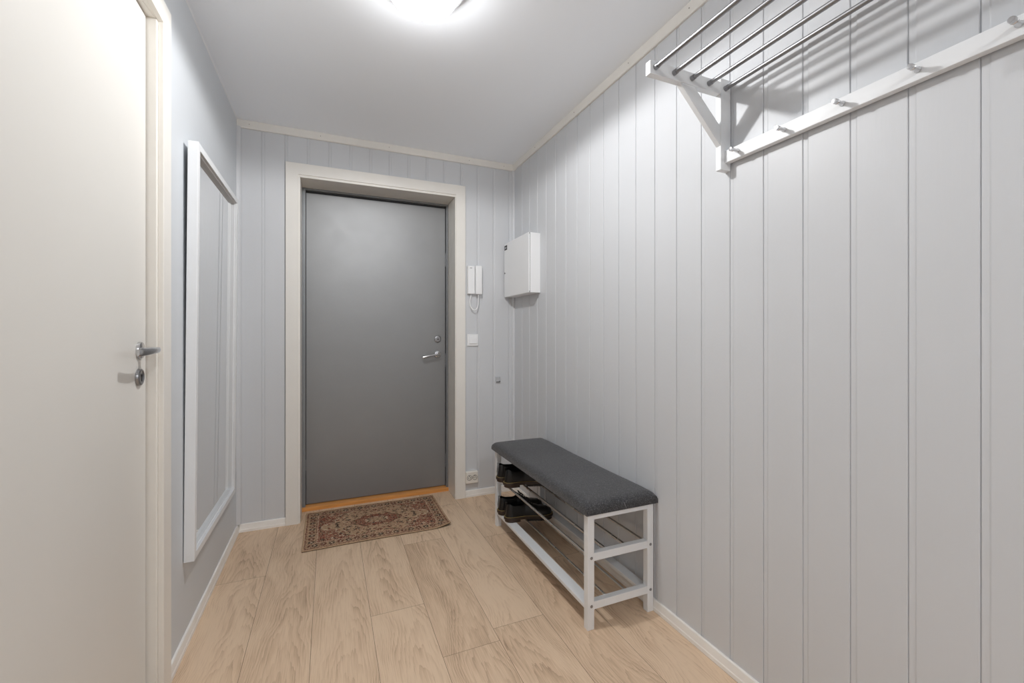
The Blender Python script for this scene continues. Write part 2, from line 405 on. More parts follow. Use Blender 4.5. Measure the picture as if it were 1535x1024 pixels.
# lock above the handle
hx, hz = .752, 1.022
bm = new(); lathe(bm, [(0, 0), (.026, 0), (.026, .004), (.0235, .009), (.017, .0105), (.017, .016), (.0, .016)], (hx+.001, LEAFY, hz+.118), '-y', 32)
lk = obj('cylinder_lock', bm, M['chromed'], d1, smooth=True)
bm = new(); box(bm, hx-.001, hx+.003, LEAFY-.0175, LEAFY-.016, hz+.110, hz+.126); box(bm, hx-.008, hx+.010, LEAFY-.0172, LEAFY-.016, hz+.1155, hz+.1185)
obj('keyhole', bm, M['dark'], lk)
bm = new(); lathe(bm, [(0, 0), (.027, 0), (.027, .004), (.024, .009), (.012, .0105), (.0105, .040), (.0, .040)], (hx, LEAFY, hz+.004), '-y', 32)
rz = obj('handle_rose', bm, M['chrome'], d1, smooth=True)
bm = new()
pts = []
for i in range(13):
    t = i/12; pts.append((hx-.118*t, LEAFY-.046-.006*math.sin(t*PI), hz+.004-.020*t+.004*math.sin(t*PI)))
sweep(bm, [(hx, LEAFY-.028, hz+.004)]+pts, [.010]+[.0105-.0035*min(1, i/3) if i < 6 else .007+.004*(i-6)/6 for i in range(13)], 14)
obj('door_handle', bm, M['chrome'], d1, smooth=True)

# ------------------------------------------------------------------ left door (door_2)
d2 = struct(empty('door_2', (XL, 1.28, 0)))
bm = new()
ya, yb_, zt2, w2 = LY0-.086+.012, 1.786, 2.256, .074
xc = XL+.014
for poly in ([(yb_, 0), (yb_, zt2), (yb_-w2, zt2-w2), (yb_-w2, 0)], [(ya, 0), (ya+w2, 0), (ya+w2, zt2-w2), (ya, zt2)], [(ya, zt2), (ya+w2, zt2-w2), (yb_-w2, zt2-w2), (yb_, zt2)]):
    prism(bm, poly, XL-.001, xc, 'x')
obj('casing', bm, M['cream'], d2, bevel=.002)
bm = new()
lx = -.530    # face of the leaf
box(bm, XL-.115, XL-.001, LY1, LY1+.02, 0, LZ); box(bm, XL-.115, XL-.001, LY0-.02, LY0, 0, LZ); box(bm, XL-.115, XL-.001, LY0-.02, LY1+.02, LZ, LZ+.02)
obj('jamb_lining', bm, M['cream'], d2, bevel=.0015)
bm = new(); box(bm, lx-.05, lx-.040, LY0+.0005, LY1-.0005, .0005, LZ-.0005); obj('door_stop', bm, M['gasket'], d2)
bm = new(); box(bm, lx-.038, lx, LY0+.003, LY1-.007, .006, LZ-.006)
leaf = obj('door_leaf', bm, M['creamleaf'], d2, bevel=.002)
hy2, hz2 = 1.641, 1.130
bm = new(); lathe(bm, [(0, 0), (.026, 0), (.026, .004), (.0245, .0075), (.020, .009), (.011, .0095), (.0, .0095)], (lx, hy2, hz2), 'x', 40)
obj('handle_rose', bm, M['chrome'], d2, smooth=True)
bm = new(); sweep(bm, [(lx+.008, hy2, hz2), (lx+.030, hy2, hz2), (lx+.044, hy2-.001, hz2)], .0095, 16)
pts = []; rr = []
for i in range(15):
    t = i/14; pts.append((lx+.048+.006*math.sin(t*PI)-.004*t, hy2+.008-.150*t, hz2+.001-.003*t)); rr.append(.0075+.003*t)
A = [Vector(p) for p in pts]
rings = []
for i, p in enumerate(A):     # a flat bar that widens to its end
    hh = .0085+.004*(i/14); th = .0048
    if i in (0, 14): hh *= .8; th *= .7
    rings.append([bm.verts.new(p+Vector((th*math.cos(2*PI*k/16)**1, 0, hh*math.sin(2*PI*k/16)))) for k in range(16)])
for a, b in zip(rings, rings[1:]):
    for k in range(16): bm.faces.new((a[k], a[(k+1) % 16], b[(k+1) % 16], b[k]))
bm.faces.new(rings[0][::-1]); bm.faces.new(rings[-1])
obj('door_handle', bm, M['chrome'], d2, smooth=True)
bm = new(); lathe(bm, [(0, 0), (.026, 0), (.026, .004), (.0245, .0075), (.019, .009), (.017, .0075), (0, .0075)], (lx, hy2-.005, 1.049), 'x', 40)
ro = obj('keyhole_rose', bm, M['chromed'], d2, smooth=True)
bm = new(); tube(bm, (lx+.007, hy2-.003, 1.054), (lx+.0082, hy2-.003, 1.054), .004, 14); box(bm, lx+.007, lx+.0082, hy2-.0052, hy2-.0008, 1.036, 1.053)
obj('keyhole', bm, M['dark'], ro)

# ------------------------------------------------------------------ wall mirror
mr = empty('wall_mirror', (XL, 2.35, .33))
my0, my1, mz0, mz1, fw, fd = 1.962, 2.735, .322, 1.908, .027, .034
# built upright against the wall, then leaned out at the top
def lean(bm):
    for v in bm.verts:
        k = (v.co.z-mz0)/(mz1-mz0)
        v.co.x += .001+.013*k
bm = new()
for poly in ([(my0, mz0), (my0+fw, mz0+fw), (my0+fw, mz1-fw), (my0, mz1)], [(my1, mz0), (my1, mz1), (my1-fw, mz1-fw), (my1-fw, mz0+fw)],
             [(my0, mz0), (my1, mz0), (my1-fw, mz0+fw), (my0+fw, mz0+fw)], [(my0, mz1), (my0+fw, mz1-fw), (my1-fw, mz1-fw), (my1, mz1)]):
    prism(bm, poly, XL+.001, XL+.001+fd, 'x')
bmesh.ops.remove_doubles(bm, verts=bm.verts, dist=1e-5)
lean(bm); obj('mirror_frame', bm, M['whitewood'], mr, bevel=.002)
bm = new()   # inner rebate lip
for (a, b, c, d) in ((my0+fw-.004, my0+fw+.004, mz0+fw-.004, mz1-fw+.004), (my1-fw-.004, my1-fw+.004, mz0+fw-.004, mz1-fw+.004),
                     (my0+fw, my1-fw, mz0+fw-.004, mz0+fw+.004), (my0+fw, my1-fw, mz1-fw-.004, mz1-fw+.004)):
    box(bm, XL+.006, XL+.024, a, b, c, d)
lean(bm); obj('inner_lip', bm, M['whitewood'], mr, bevel=.001, seg=1)
bm = new(); box(bm, XL+.006, XL+.014, my0+.02, my1-.02, mz0+.02, mz1-.02); lean(bm); obj('mirror_glass', bm, M['mirror'], mr)
bm = new(); box(bm, XL+.002, XL+.007, my0+.006, my1-.006, mz0+.006, mz1-.006); lean(bm); obj('backing_board', bm, M['gasket'], mr)
thing(mr, 'tall white framed mirror hanging on the left wall beside the cream door', 'mirror')

# ------------------------------------------------------------------ ceiling lamps
def lamp(x, y, label, glass, power):
    t = empty('ceiling_lamp', (x, y, H))
    bm = new(); lathe(bm, [(0, 0), (.150, 0), (.153, -.005), (.153, -.020), (.151, -.032), (.136, -.036), (0, -.036)], (x, y, H), 'z', 64)
    obj('lamp_base', bm, M['lampbase'], t, smooth=True)
    bm = new()
    prof = [(.127, -.034), (.130, -.042)] + [(.130*math.cos(a), -.042-.073*math.sin(a)) for a in [PI/2*i/12 for i in range(1, 12)]] + [(0, -.115)]
    lathe(bm, prof, (x, y, H), 'z', 64)
    obj('lamp_shade', bm, M[glass], t, smooth=True)
    ld_ = bpy.data.lights.new('lamp_light', 'SPOT'); ld_.energy = power; ld_.spot_size = math.radians(179); ld_.spot_blend = .17; ld_.shadow_soft_size = .022; ld_.color = (1, 1, 1)
    lo_ = bpy.data.objects.new('lamp_light', ld_); C.objects.link(lo_); lo_.parent = t; lo_.location = (0, 0, -.142)
    thing(t, label, 'ceiling lamp')
lamp(.308, 1.535, 'round opal glass ceiling lamp glowing above the hallway by the hat rack', 'opal', 7.3)
lamp(.390, -1.35, 'added opal glass fill lamp, out of view behind the camera', 'opalfill', 3.2)  # unseen lamp, added behind the camera to supply fill light

# ------------------------------------------------------------------ hat rack
hr = empty('hat_rack', (XR, .70, 1.745))
def bracket(y0, y1):
    bm = new()
    box(bm, 1.238, XR-.001, y0, y1, 1.745, 2.059)                    # upright
    b = obj('bracket', bm, M['whitewood'], hr, bevel=.0015)
    bm = new(); box(bm, .933, 1.2378, y0, y1, 2.004, 2.046); obj('arm', bm, M['whitewood'], b, bevel=.0015)
    bm = new(); prism(bm, [(1.056, 2.0045), (1.119, 2.0045), (1.2385, 1.893), (1.2385, 1.826)], y0+.002, y1-.002, 'y')
    obj('brace', bm, M['whitewood'], b, bevel=.001, seg=1)
bracket(1.080, 1.102); bracket(.308, .330)
for i in range(5):
    x = .953+.0762*i
    bm = new(); tube(bm, (x, .331, 2.026), (x, 1.079, 2.026), .0072, 24)
    r = obj('rod', bm, M['chromed'], hr, smooth=True)
    for ya_, yb2 in ((1.066, 1.0795), (.3305, .344)):
        bm = new(); tube(bm, (x, ya_, 2.026), (x, yb2, 2.026), .0086, 24); obj('end_cap', bm, M['chromed'], r, smooth=True)
bm = new(); box(bm, 1.2565, 1.2775, .331, 1.0795, 1.769, 1.811); rail = obj('hook_rail', bm, M['whitewood'], hr, bevel=.0015)
for y in (1.029, .8695, .710, .5505, .391):
    bm = new(); lathe(bm, [(0, 0), (.0066, 0), (.0066, .003), (.0054, .005), (.0050, .020), (.0060, .0225), (.0064, .024), (.0050, .0255), (.0064, .0265), (.0066, .033), (.0058, .0355), (0, .036)], (1.2565, y, 1.792), '-x', 24)
    obj('peg', bm, M['chrome'], hr, smooth=True)
thing(hr, 'white hat rack with steel rods and coat pegs on the right wall', 'hat rack')

# ------------------------------------------------------------------ shoe bench
sb = empty('shoe_bench', (1.108, 1.97, 0))
bx0, bx1, by0, by1 = .943, 1.2715, 1.453, 2.490
lw, ld = .031, .028
for x in (bx0, bx1-lw):
    for y in (by0, by1-ld):
        bm = new(); box(bm, x, x+lw, y, y+ld, 0, .463); obj('leg', bm, M['whitewood'], sb, bevel=.002)
for y in (by0+.001, by1-ld+.001):
    for nm, z0, z1 in (('top_rail', .438, .4625), ('end_rail', .272, .303), ('end_rail', .079, .110)):
        bm = new(); box(bm, bx0+lw-.001, bx1-lw+.001, y, y+ld-.002, z0, z1); obj(nm, bm, M['whitewood'], sb, bevel=.0015)
bm = new(); box(bm, bx0+.001, bx0+.050, by0+ld-.0005, by1-ld+.0005, .077, .093); obj('long_rail', bm, M['whitewood'], sb, bevel=.0015)
bm = new(); box(bm, bx1-.046, bx1-.001, by0+ld-.0005, by1-ld+.0005, .077, .093); obj('long_rail', bm, M['whitewood'], sb, bevel=.0015)
for x in (bx0+.055, bx1-.075):
    bm = new(); box(bm, x, x+.018, by0+ld-.003, by1-ld+.003, .440, .4625); obj('seat_rail', bm, M['whitewood'], sb, bevel=.001)
RODZ = .290
for x in (.957, 1.053, 1.149, 1.245):
    bm = new(); tube(bm, (x, by0+ld-.004, RODZ), (x, by1-ld+.004, RODZ), .0062, 20); obj('rod', bm, M['rodsteel'], sb, smooth=True)
for x in (1.062, 1.160):
    bm = new(); tube(bm, (x, by0+ld-.006, .0885), (x, by1-ld+.006, .0885), .0052, 20); obj('rod', bm, M['rodsteel'], sb, smooth=True)
for x in (bx0+.018, bx1-.015):
    for z in (.286, .094):
        bm = new(); lathe(bm, [(0, 0), (.0062, 0), (.0058, .0014), (.003, .0016), (.0022, .0006), (0, .0006)], (x, by0, z), '-y', 20)
        obj('screw', bm, M['chromed'], sb, smooth=True)
# cushion: a superellipsoid-like slab
def cushion(x0, x1, y0, y1, z0, z1):
    bm = new(); nx, ny = 22, 60
    def prof(t, L, r):   # distance from edge -> 0..1
        d = min(t, L-t); return 1.0 if d >= r else math.sqrt(max(0, 1-(1-d/r)**2))
    def grid(top):
        g = []
        for j in range(ny+1):
            row = []
            for i in range(nx+1):
                u = .5-.5*math.cos(PI*i/nx); v = j/ny
                if v < .08: v = .08*(1-math.cos(PI/2*(v/.08)))
                elif v > .92: v = 1-.08*(1-math.cos(PI/2*((1-v)/.08)))
                x = x0+(x1-x0)*u; y = y0+(y1-y0)*v
                # rounded plan corners
                h = prof(x-x0, x1-x0, .030)*prof(y-y0, y1-y0, .030)
                z = (z0+.018+(z1-z0-.018-.004)*h**.8 + .004*math.sin(PI*u)*math.sin(PI*min(1, max(0, v)))**.3) if top else z0
                if top: z += .0012*math.sin(7*y+3*x)+.0008*math.sin(17*y)
                row.append(bm.verts.new((x, y, z)))
            g.append(row)
        return g
    T = grid(True); B = grid(False)
    for j in range(ny):
        for i in range(nx):
            bm.faces.new((T[j][i], T[j][i+1], T[j+1][i+1], T[j+1][i])); bm.faces.new((B[j][i], B[j+1][i], B[j+1][i+1], B[j][i+1]))
    for j in range(ny):
        bm.faces.new((T[j][0], T[j+1][0], B[j+1][0], B[j][0])); bm.faces.new((T[j][nx], B[j][nx], B[j+1][nx], T[j+1][nx]))
    for i in range(nx):
        bm.faces.new((T[0][i], B[0][i], B[0][i+1], T[0][i+1])); bm.faces.new((T[ny][i], T[ny][i+1], B[ny][i+1], B[ny][i]))
    return bm
bm = cushion(.929, 1.2835, 1.438, 2.515, .463, .512)
seat = obj('seat_cushion', bm, M['fabric'], sb, smooth=True); seat['label'] = 'charcoal fabric seat cushion'
# seam thread on the near end
bm = new(); sweep(bm, [(1.118, 1.4372, .468), (1.113, 1.4372, .480), (1.110, 1.441, .492), (1.109, 1.447, .5005)], .0007, 6); obj('seam', bm, M['grime'], seat)
thing(sb, 'white shoe bench with charcoal cushion and steel rod shelves along right wall', 'bench')

# ------------------------------------------------------------------ shoes (low black leather lace-ups), heel at origin, toe towards +x
def outline(s, side):
    """half width of the shoe at s (0 heel..1 toe)"""
    pts = [(0, .0), (.015, .014), (.05, .0265), (.12, .0325), (.25, .0325), (.4, .0315), (.55, .0375), (.68, .0440), (.78, .0455), (.87, .0405), (.94, .0295), (.98, .016), (1, 0)]
    for (a, wa), (b, wb) in zip(pts, pts[1:]):
        if s <= b:
            t = (s-a)/(b-a) if b > a else 0
            if a == 0 or b == 1: pass
            return wa+(wb-wa)*t
    return 0
def centre(s): return .006*math.sin(s*PI*1.1)-.004*s
LEN = .285
def plan(scale, n=40):
    ss = [.5-.5*math.cos(PI*i/n) for i in range(n+1)]
    L_ = [(s*LEN, centre(s)+outline(s, 1)*scale) for s in ss]; R_ = [(s*LEN, centre(s)-outline(s, 1)*scale) for s in ss]
    pts = L_ + R_[-2:0:-1]
    cx = LEN/2
    return [((p[0]-cx)*(1+(scale-1)*.35)+cx, p[1]) for p in pts]
def interp(tab, s):
    for (a, wa), (b, wb) in zip(tab, tab[1:]):
        if s <= b:
            t = (s-a)/(b-a); t = t*t*(3-2*t); return wa+(wb-wa)*t
    return tab[-1][1]
def make_shoe():
    root = empty('leather_shoe', (0, 0, 0))
    zs = .028     # top of the sole
    # upper
    bm = new(); n = 44; rings = []
    toph = [(0, .070), (.06, .074), (.2, .062), (.33, .060), (.45, .074), (.52, .070), (.62, .054), (.75, .043), (.88, .038), (.96, .028), (1, .006)]
    rim = [(0, .55), (.05, .78), (.15, .80), (.3, .72), (.42, .42), (.47, .0), (1, 0)]
    for i in range(n+1):
        s = .012+.976*(.5-.5*math.cos(PI*i/n)); w = outline(s, 1)*.97; c = centre(s); h = interp(toph, s); rf = interp(rim, s); x = s*LEN
        rw = w*rf; pts = []
        # outer wall: bulging from sole to rim
        k = 9
        leanx = .010*max(0, 1-s/.12)
        for j in range(k+1):
            t = j/k
            if rf > .02:
                yy = w + (rw-w)*(t**1.8) + .0018*math.sin(PI*t); zz = zs-.002+h*t
            else:
                a = t*PI/2; yy = w*math.cos(a)**.72 if j < k else 0; zz = zs-.002+h*(math.sin(a)**.9)
            pts.append((x+leanx*t, yy, zz))
        if rf > .02:       # inside of the collar
            pts.append((x+leanx, max(rw-.003, 0), zs+h-.001)); pts.append((x+leanx, max(rw-.0035, 0)*.96, zs+h*.6)); pts.append((x+leanx*.5, max(rw-.004, 0)*.9, zs+.012)); pts.append((x, 0, zs+.008))
        else:
            for _ in range(4): pts.append(pts[k])
        rings.append(([bm.verts.new((p[0], c+p[1], p[2])) for p in pts], [bm.verts.new((p[0], c-p[1], p[2])) for p in pts]))
    for a, b in zip(rings, rings[1:]):
        for q in (0, 1):
            for j in range(len(a[q])-1):
                f = (a[q][j], b[q][j], b[q][j+1], a[q][j+1])
                try: bm.faces.new(f if q else f[::-1])
                except ValueError: pass
    for e in (rings[0], rings[-1]):
        for j in range(len(e[0])-1):
            try: bm.faces.new((e[0][j], e[0][j+1], e[1][j+1], e[1][j]))
            except ValueError: pass
    bmesh.ops.remove_doubles(bm, verts=bm.verts, dist=2e-4)
    upper = obj('upper', bm, M['leather'], root, smooth=True)
    upper.data.materials.append(M['lining'])
    # lining panel inside the collar
    bm = new(); rr_ = []
    for i in range(14):
        s = .05+.36*i/13; w = outline(s, 1)*interp(rim, s)*.9; c = centre(s); h = interp(toph, s)
        rr_.append([bm.verts.new((s*LEN+.004, c+w*math.cos(PI*j/10), zs+.012+h*.62*(1-math.sin(PI*j/10)))) for j in range(11)])
    for a, b in zip(rr_, rr_[1:]):
        for j in range(10): bm.faces.new((a[j], b[j], b[j+1], a[j+1]))
    obj('insole', bm, M['lining'], root, smooth=True)
    # heel counter strap with its pull loop
    bm = new(); sweep(bm, [(.000, 0, zs), (-.001, 0, zs+.03), (.004, 0, zs+.068), (.002, 0, zs+.082), (.010, 0, zs+.080), (.013, 0, zs+.066)], .0045, 8, flat=.35); obj('heel_loop', bm, M['leather'], root, smooth=True)
    # quarter seams
    for q in (1, -1):
        bm = new(); sweep(bm, [(.040, centre(.14)+q*(.0320*.97+.001), zs+.002), (.040, centre(.14)+q*.0318, zs+.03), (.042, centre(.14)+q*.0275, zs+.062)], .0012, 6); obj('quarter_seam', bm, M['lace'], root)
    # vamp facing, tongue
    bm = new(); rr_ = []
    for i in range(9):
        t = i/8; x = .118+.055*t; z = zs+.092-.036*t
        rr_.append([bm.verts.new((x-.004*math.cos(a), centre(.45)+.021*math.sin(a), z-.010*(1-math.cos(a))-(.0 if t < 1 else .01))) for a in [-1.2+2.4*j/8 for j in range(9)]])
    for a, b in zip(rr_, rr_[1:]):
        for j in range(8): bm.faces.new((a[j], b[j], b[j+1], a[j+1]))
    bmesh.ops.solidify(bm, geom=bm.faces[:], thickness=.004)
    obj('tongue', bm, M['leather'], root, smooth=True)
    bm = new()
    for i in range(3):
        x = .134+.014*i; z = zs+.084-.0085*i
        sweep(bm, [(x, -.021, z-.010), (x+.001, -.012, z-.001), (x, 0, z+.002), (x+.001, .012, z-.001), (x, .021, z-.010)], .0022, 8)
    for q in (1, -1):  # bow
        sweep(bm, [(.134, 0, zs+.087), (.128, q*.012, zs+.094), (.136, q*.026, zs+.090), (.146, q*.024, zs+.080), (.142, q*.010, zs+.083), (.135, 0, zs+.088)], .0020, 8)
        sweep(bm, [(.136, 0, zs+.087), (.150, q*.008, zs+.080), (.166, q*.016, zs+.064)], .0018, 8)
    obj('laces', bm, M['lace'], root, smooth=True)
    # sole: welt over heel block, forefoot and a rear/front tread
    bm = new(); P_ = plan(1.14)
    lvl = [(0.012, .99), (.016, 1.0), (.0255, 1.0), (.028, .985)]
    R0 = []
    cxy = (LEN/2, 0)
    for z, k in lvl: R0.append([bm.verts.new(((x-cxy[0])*k+cxy[0], y*k, z)) for x, y in P_])
    for a, b in zip(R0, R0[1:]):
        for j in range(len(P_)): bm.faces.new((a[j], a[(j+1) % len(P_)], b[(j+1) % len(P_)], b[j]))
    bm.faces.new(R0[0][::-1]); bm.faces.new(R0[-1])
    sole = obj('sole', bm, M['rubber'], root, smooth=True)
    def slab(name, s0, s1, z0, z1, m, sc):
        bm = new(); n = 16; top = []
        ss = [s0+(s1-s0)*(.5-.5*math.cos(PI*i/n)) for i in range(n+1)]
        if s0 > 0 and s1 < 1: pass
        A_ = [(s*LEN, centre(s)+outline(max(s, .004), 1)*sc) for s in ss] + [(s*LEN, centre(s)-outline(max(s, .004), 1)*sc) for s in ss[::-1]]
        pts = []
        for p in A_:
            if not pts or (Vector(p)-Vector(pts[-1])).length > 5e-4: pts.append(p)
        if (Vector(pts[0])-Vector(pts[-1])).length < 5e-4: pts.pop()
        prism(bm, pts, z0, z1, 'z'); o = obj(name, bm, m, sole); return o
    slab('heel_block', 0.0, .30, 0, .0125, M['rubber'], 1.12)
    slab('forefoot_tread', .44, .985, .003, .0125, M['rubberblack'], 1.10)
    bm = new()
    for i in range(16):       # cleats along the edges
        s = .46+.5*i/15
        for q in (1, -1):
            yy = centre(s)+q*outline(s, 1)*1.09; box(bm, s*LEN-.0028, s*LEN+.0028, yy-.004, yy+.004, 0, .004)
    box(bm, .47*LEN, .955*LEN, -.040, .034, .0030, .0042)
    obj('cleats', bm, M['rubberblack'], sole)
    bm = new(); P2 = plan(1.07, 60)
    d = 0
    for j in range(len(P2)):
        a = Vector((P2[j][0], P2[j][1], .0287)); b = Vector((P2[(j+1) % len(P2)][0], P2[(j+1) % len(P2)][1], .0287))
        if (b-a).length > .0006: sweep(bm, [a+(b-a)*.1, a+(b-a)*.78], .0009, 5)
    obj('stitching', bm, M['stitch'], sole)
    return root

def dup(root):
    r = root.copy(); C.objects.link(r)
    for ch in list(root.children):
        c = ch.copy(); C.objects.link(c); c.parent = r
        for g in ch.children:
            e = g.copy(); C.objects.link(e); e.parent = c
    return r
shoe = make_shoe()
LZs, UZs = .0943, .2968
spots = [((.938, 2.312, LZs), -8, 'black leather lace-up shoe on the bottom shelf, nearer the camera of its pair'),
         ((.936, 2.417, LZs), -4, 'black leather lace-up shoe on the bottom shelf, behind its pair mate beside the far leg'),
         ((.930, 2.305, UZs), -7, 'black leather lace-up shoe on the upper rods, nearer the camera of its pair'),
         ((.926, 2.408, UZs), -3, 'black leather lace-up shoe on the upper rods, behind its pair mate beside the far leg')]
for i, (loc, deg, lab) in enumerate(spots):
    s = shoe if i == 0 else dup(shoe)
    s.location = loc; s.rotation_euler = (0, 0, math.radians(deg))
    thing(s, lab, 'shoe', 'black lace-up shoes on the bench shelves')

# ------------------------------------------------------------------ rug
def build_rug():
    x0, x1, y0, y1 = -.136, .692, 2.578, 3.108
    nx, ny = 300, 192
    rs = random.Random(5)
    # motif list in quarter space
    W, Hh = x1-x0, y1-y0
    col = dict(tan=srgb(190, 160, 130), tan2=srgb(168, 137, 108), red=srgb(132, 62, 50), dred=srgb(96, 46, 42), navy=srgb(50, 46, 46), olive=srgb(88, 76, 58), cream=srgb(205, 182, 155), pink=srgb(170, 126, 106))
    # florets scattered, mirrored
    fl = []
    for _ in range(300):
        fl.append((rs.random()*.40, rs.random()*.27, rs.uniform(.004, .013), rs.choice(['navy', 'red', 'olive', 'dred', 'navy', 'cream', 'navy', 'pink', 'dred', 'tan', 'red']), rs.randint(3, 6), rs.random()*6))
    def pick(x, y):
        u = x-(x0+x1)/2; v = y-(y0+y1)/2; au, av = abs(u), abs(v); eu, ev = W/2-au, Hh/2-av; e = min(eu, ev)
        if e < .009: return 'tan'
        if e < .015: return 'dred'
        if e < .020: return 'tan2'
        if e < .066:      # main border: rosettes between scrolls
            t = (v if eu < ev else u); m = e-.043; pp = .044
            ph = (t/pp+.5) % 1-.5; r = math.hypot(ph*pp, m)
            if r < .006: return 'cream'
            if r < .015: return 'navy' if int(math.floor(t/pp+.5)) % 2 == 0 else 'dred'
            if abs(m-.010*math.sin(t/pp*2*PI+1.5)) < .003: return 'tan2'
            if r < .018: return 'olive'
            return 'tan' if (math.sin(t*310)*math.sin(m*420)) < .35 else 'dred'
        if e < .070: return 'dred'
        if e < .075: return 'cream'
        if e < .079: return 'red'
        # field
        fu, fv = W/2-.079, Hh/2-.079
        # corner spandrels
        q = (fu-au)/fu*1.55+(fv-av)/fv*.85 + .09*math.sin(au*70)+.07*math.sin(av*90)
        base = 'tan' if rs.random() < .6 else 'tan2'
        if q < .86: base = ('red' if math.sin(au*230+v*40)*math.sin(av*260) > -.2 else 'navy') if rs.random() < .72 else 'tan'
        elif q < .92: base = 'cream'
        # medallion
        th = math.atan2(v*1.9, u); md = math.hypot(u/.130, v/.085)*(1+.07*math.cos(8*th))
        if md < .42: base = 'tan' if rs.random() < .6 else 'olive'
        elif md < .52: base = 'cream'
        elif md < .98: base = ('dred' if (math.sin(u*150)*math.sin(v*200)) > 0 else 'red') if rs.random() < .78 else 'tan2'
        elif md < 1.08: base = 'olive'
        for (a, b, r, c, k, ph) in fl:
            dx, dy = au-a, av-b
            if abs(dx) < r*1.5 and abs(dy) < r*1.5:
                d = math.hypot(dx, dy)
                if d < r*(.7+.35*math.cos(k*math.atan2(dy, dx)+ph)):
                    return c
        return base
    V, Cc = [], []
    for j in range(ny+1):
        y = y0+(y1-y0)*j/ny
        for i in range(nx+1):
            x = x0+(x1-x0)*i/nx
            px, py = x, y
            # near right corner rolled and rounded, slight waviness of the edges
            du = max(0, (x-(x1-.10))/.10); dv = max(0, ((y0+.07)-y)/.07)
            k = du*dv
            z = .0075+.0006*math.sin(x*60)*math.sin(y*50)+.016*k**1.3
            px -= .004*k; py += .009*k*k + .0025*math.sin(x*9)
            V.append((px, py, z))
            c = col[pick(x+rs.uniform(-.0034, .0034), y+rs.uniform(-.0034, .0034))]
            wear = .60+.28*rs.random()+.08*math.sin(x*23+y*17)
            if rs.random() < .20: c = col[rs.choice(['tan', 'tan2', 'navy', 'dred', 'cream'])]
            mixc = srgb(140, 112, 92)
            Cc.append(tuple((c[q]*.88+mixc[q]*.12)*(.66+wear*.55) for q in range(3))+(1,))
    F = []
    st = nx+1
    for j in range(ny):
        for i in range(nx):
            a = j*st+i; F.append((a, a+1, a+st+1, a+st))
    me = bpy.data.meshes.new('pile'); me.from_pydata(V, [], F)
    me.materials.append(M['rug'])
    at = me.attributes.new('knot', 'FLOAT_COLOR', 'POINT'); at.data.foreach_set('color', [c for p in Cc for c in p])
    for p in me.polygons: p.use_smooth = True
    root = empty('door_mat', (.278, 2.843, 0))
    o = bpy.data.objects.new('pile', me); C.objects.link(o); o.parent = root; o.location = (-.278, -2.843, 0)
    # binding and backing rim
    loop = [V[i] for i in range(0, nx+1, 6)] + [V[j*st+nx] for j in range(6, ny+1, 6)] + [V[ny*st+i] for i in range(nx-6, -1, -6)] + [V[j*st] for j in range(ny-6, 0, -6)]
    bm = new(); sweep(bm, [(p[0], p[1], p[2]-.0018) for p in loop], .0028, 8, closed=True); obj('binding', bm, M['rugedge'], root, smooth=True)
    bm = new()
    B = [bm.verts.new((p[0], p[1], p[2]-.0042)) for p in loop]; G = [bm.verts.new((p[0]*1.0, p[1], max(.0004, p[2]-.0072))) for p in loop]
    for j in range(len(loop)): bm.faces.new((G[j], G[(j+1) % len(loop)], B[(j+1) % len(loop)], B[j]))
    bm.faces.new(B); bm.faces.new(G[::-1])
    obj('backing', bm, M['rugback'], root)
    thing(root, 'small worn oriental rug in red and beige lying before the grey door', 'rug')
build_rug()

# ------------------------------------------------------------------ electrical cabinet in the corner
cab = empty('mounted_fuse_cabinet', (1.24, 2.766, 1.45))
cx0 = 1.200; cy0, cy1, cz0, cz1 = 2.546, 2.968, 1.452, 1.846
bm = new(); box(bm, cx0+.012, XR-.0005, cy0, cy1, cz0, cz1); obj('cabinet_body', bm, M['whitemetal'], cab, bevel=.002)
bm = new(); box(bm, cx0, cx0+.010, cy0+.001, cy1+.004, cz0-.001, cz1+.001); dr = obj('cabinet_door', bm, M['whitemetal'], cab, bevel=.003)
bm = new(); box(bm, cx0+.009, cx0+.013, cy0+.004, cy1-.004, cz0+.003, cz1-.003); obj('door_seal', bm, M['gasket'], cab)
for z in (cz0+.006, cz1-.006):
    bm = new(); tube(bm, (cx0+.006, cy0-.002, z-.005), (cx0+.006, cy0-.002, z+.005), .003, 10); obj('hinge', bm, M['chromed'], cab)
bm = new(); box(bm, cx0-.0018, cx0, cy1-.050, cy1-.004, cz1-.048, cz1-.016); bd = obj('name_badge', bm, M['dark'], dr)
bm = new(); box(bm, cx0-.0022, cx0-.0018, cy1-.044, cy1-.010, cz1-.041, cz1-.025); obj('badge_panel', bm, M['grime'], bd)
bm = new(); lathe(bm, [(0, 0), (.006, 0), (.006, .005), (0, .006)], (cx0, cy1-.012, 1.628), '-x', 16); obj('lock_knob', bm, M['chromed'], dr, smooth=True)
thing(cab, 'white sheet metal fuse cabinet mounted on right wall in the corner', 'cabinet')

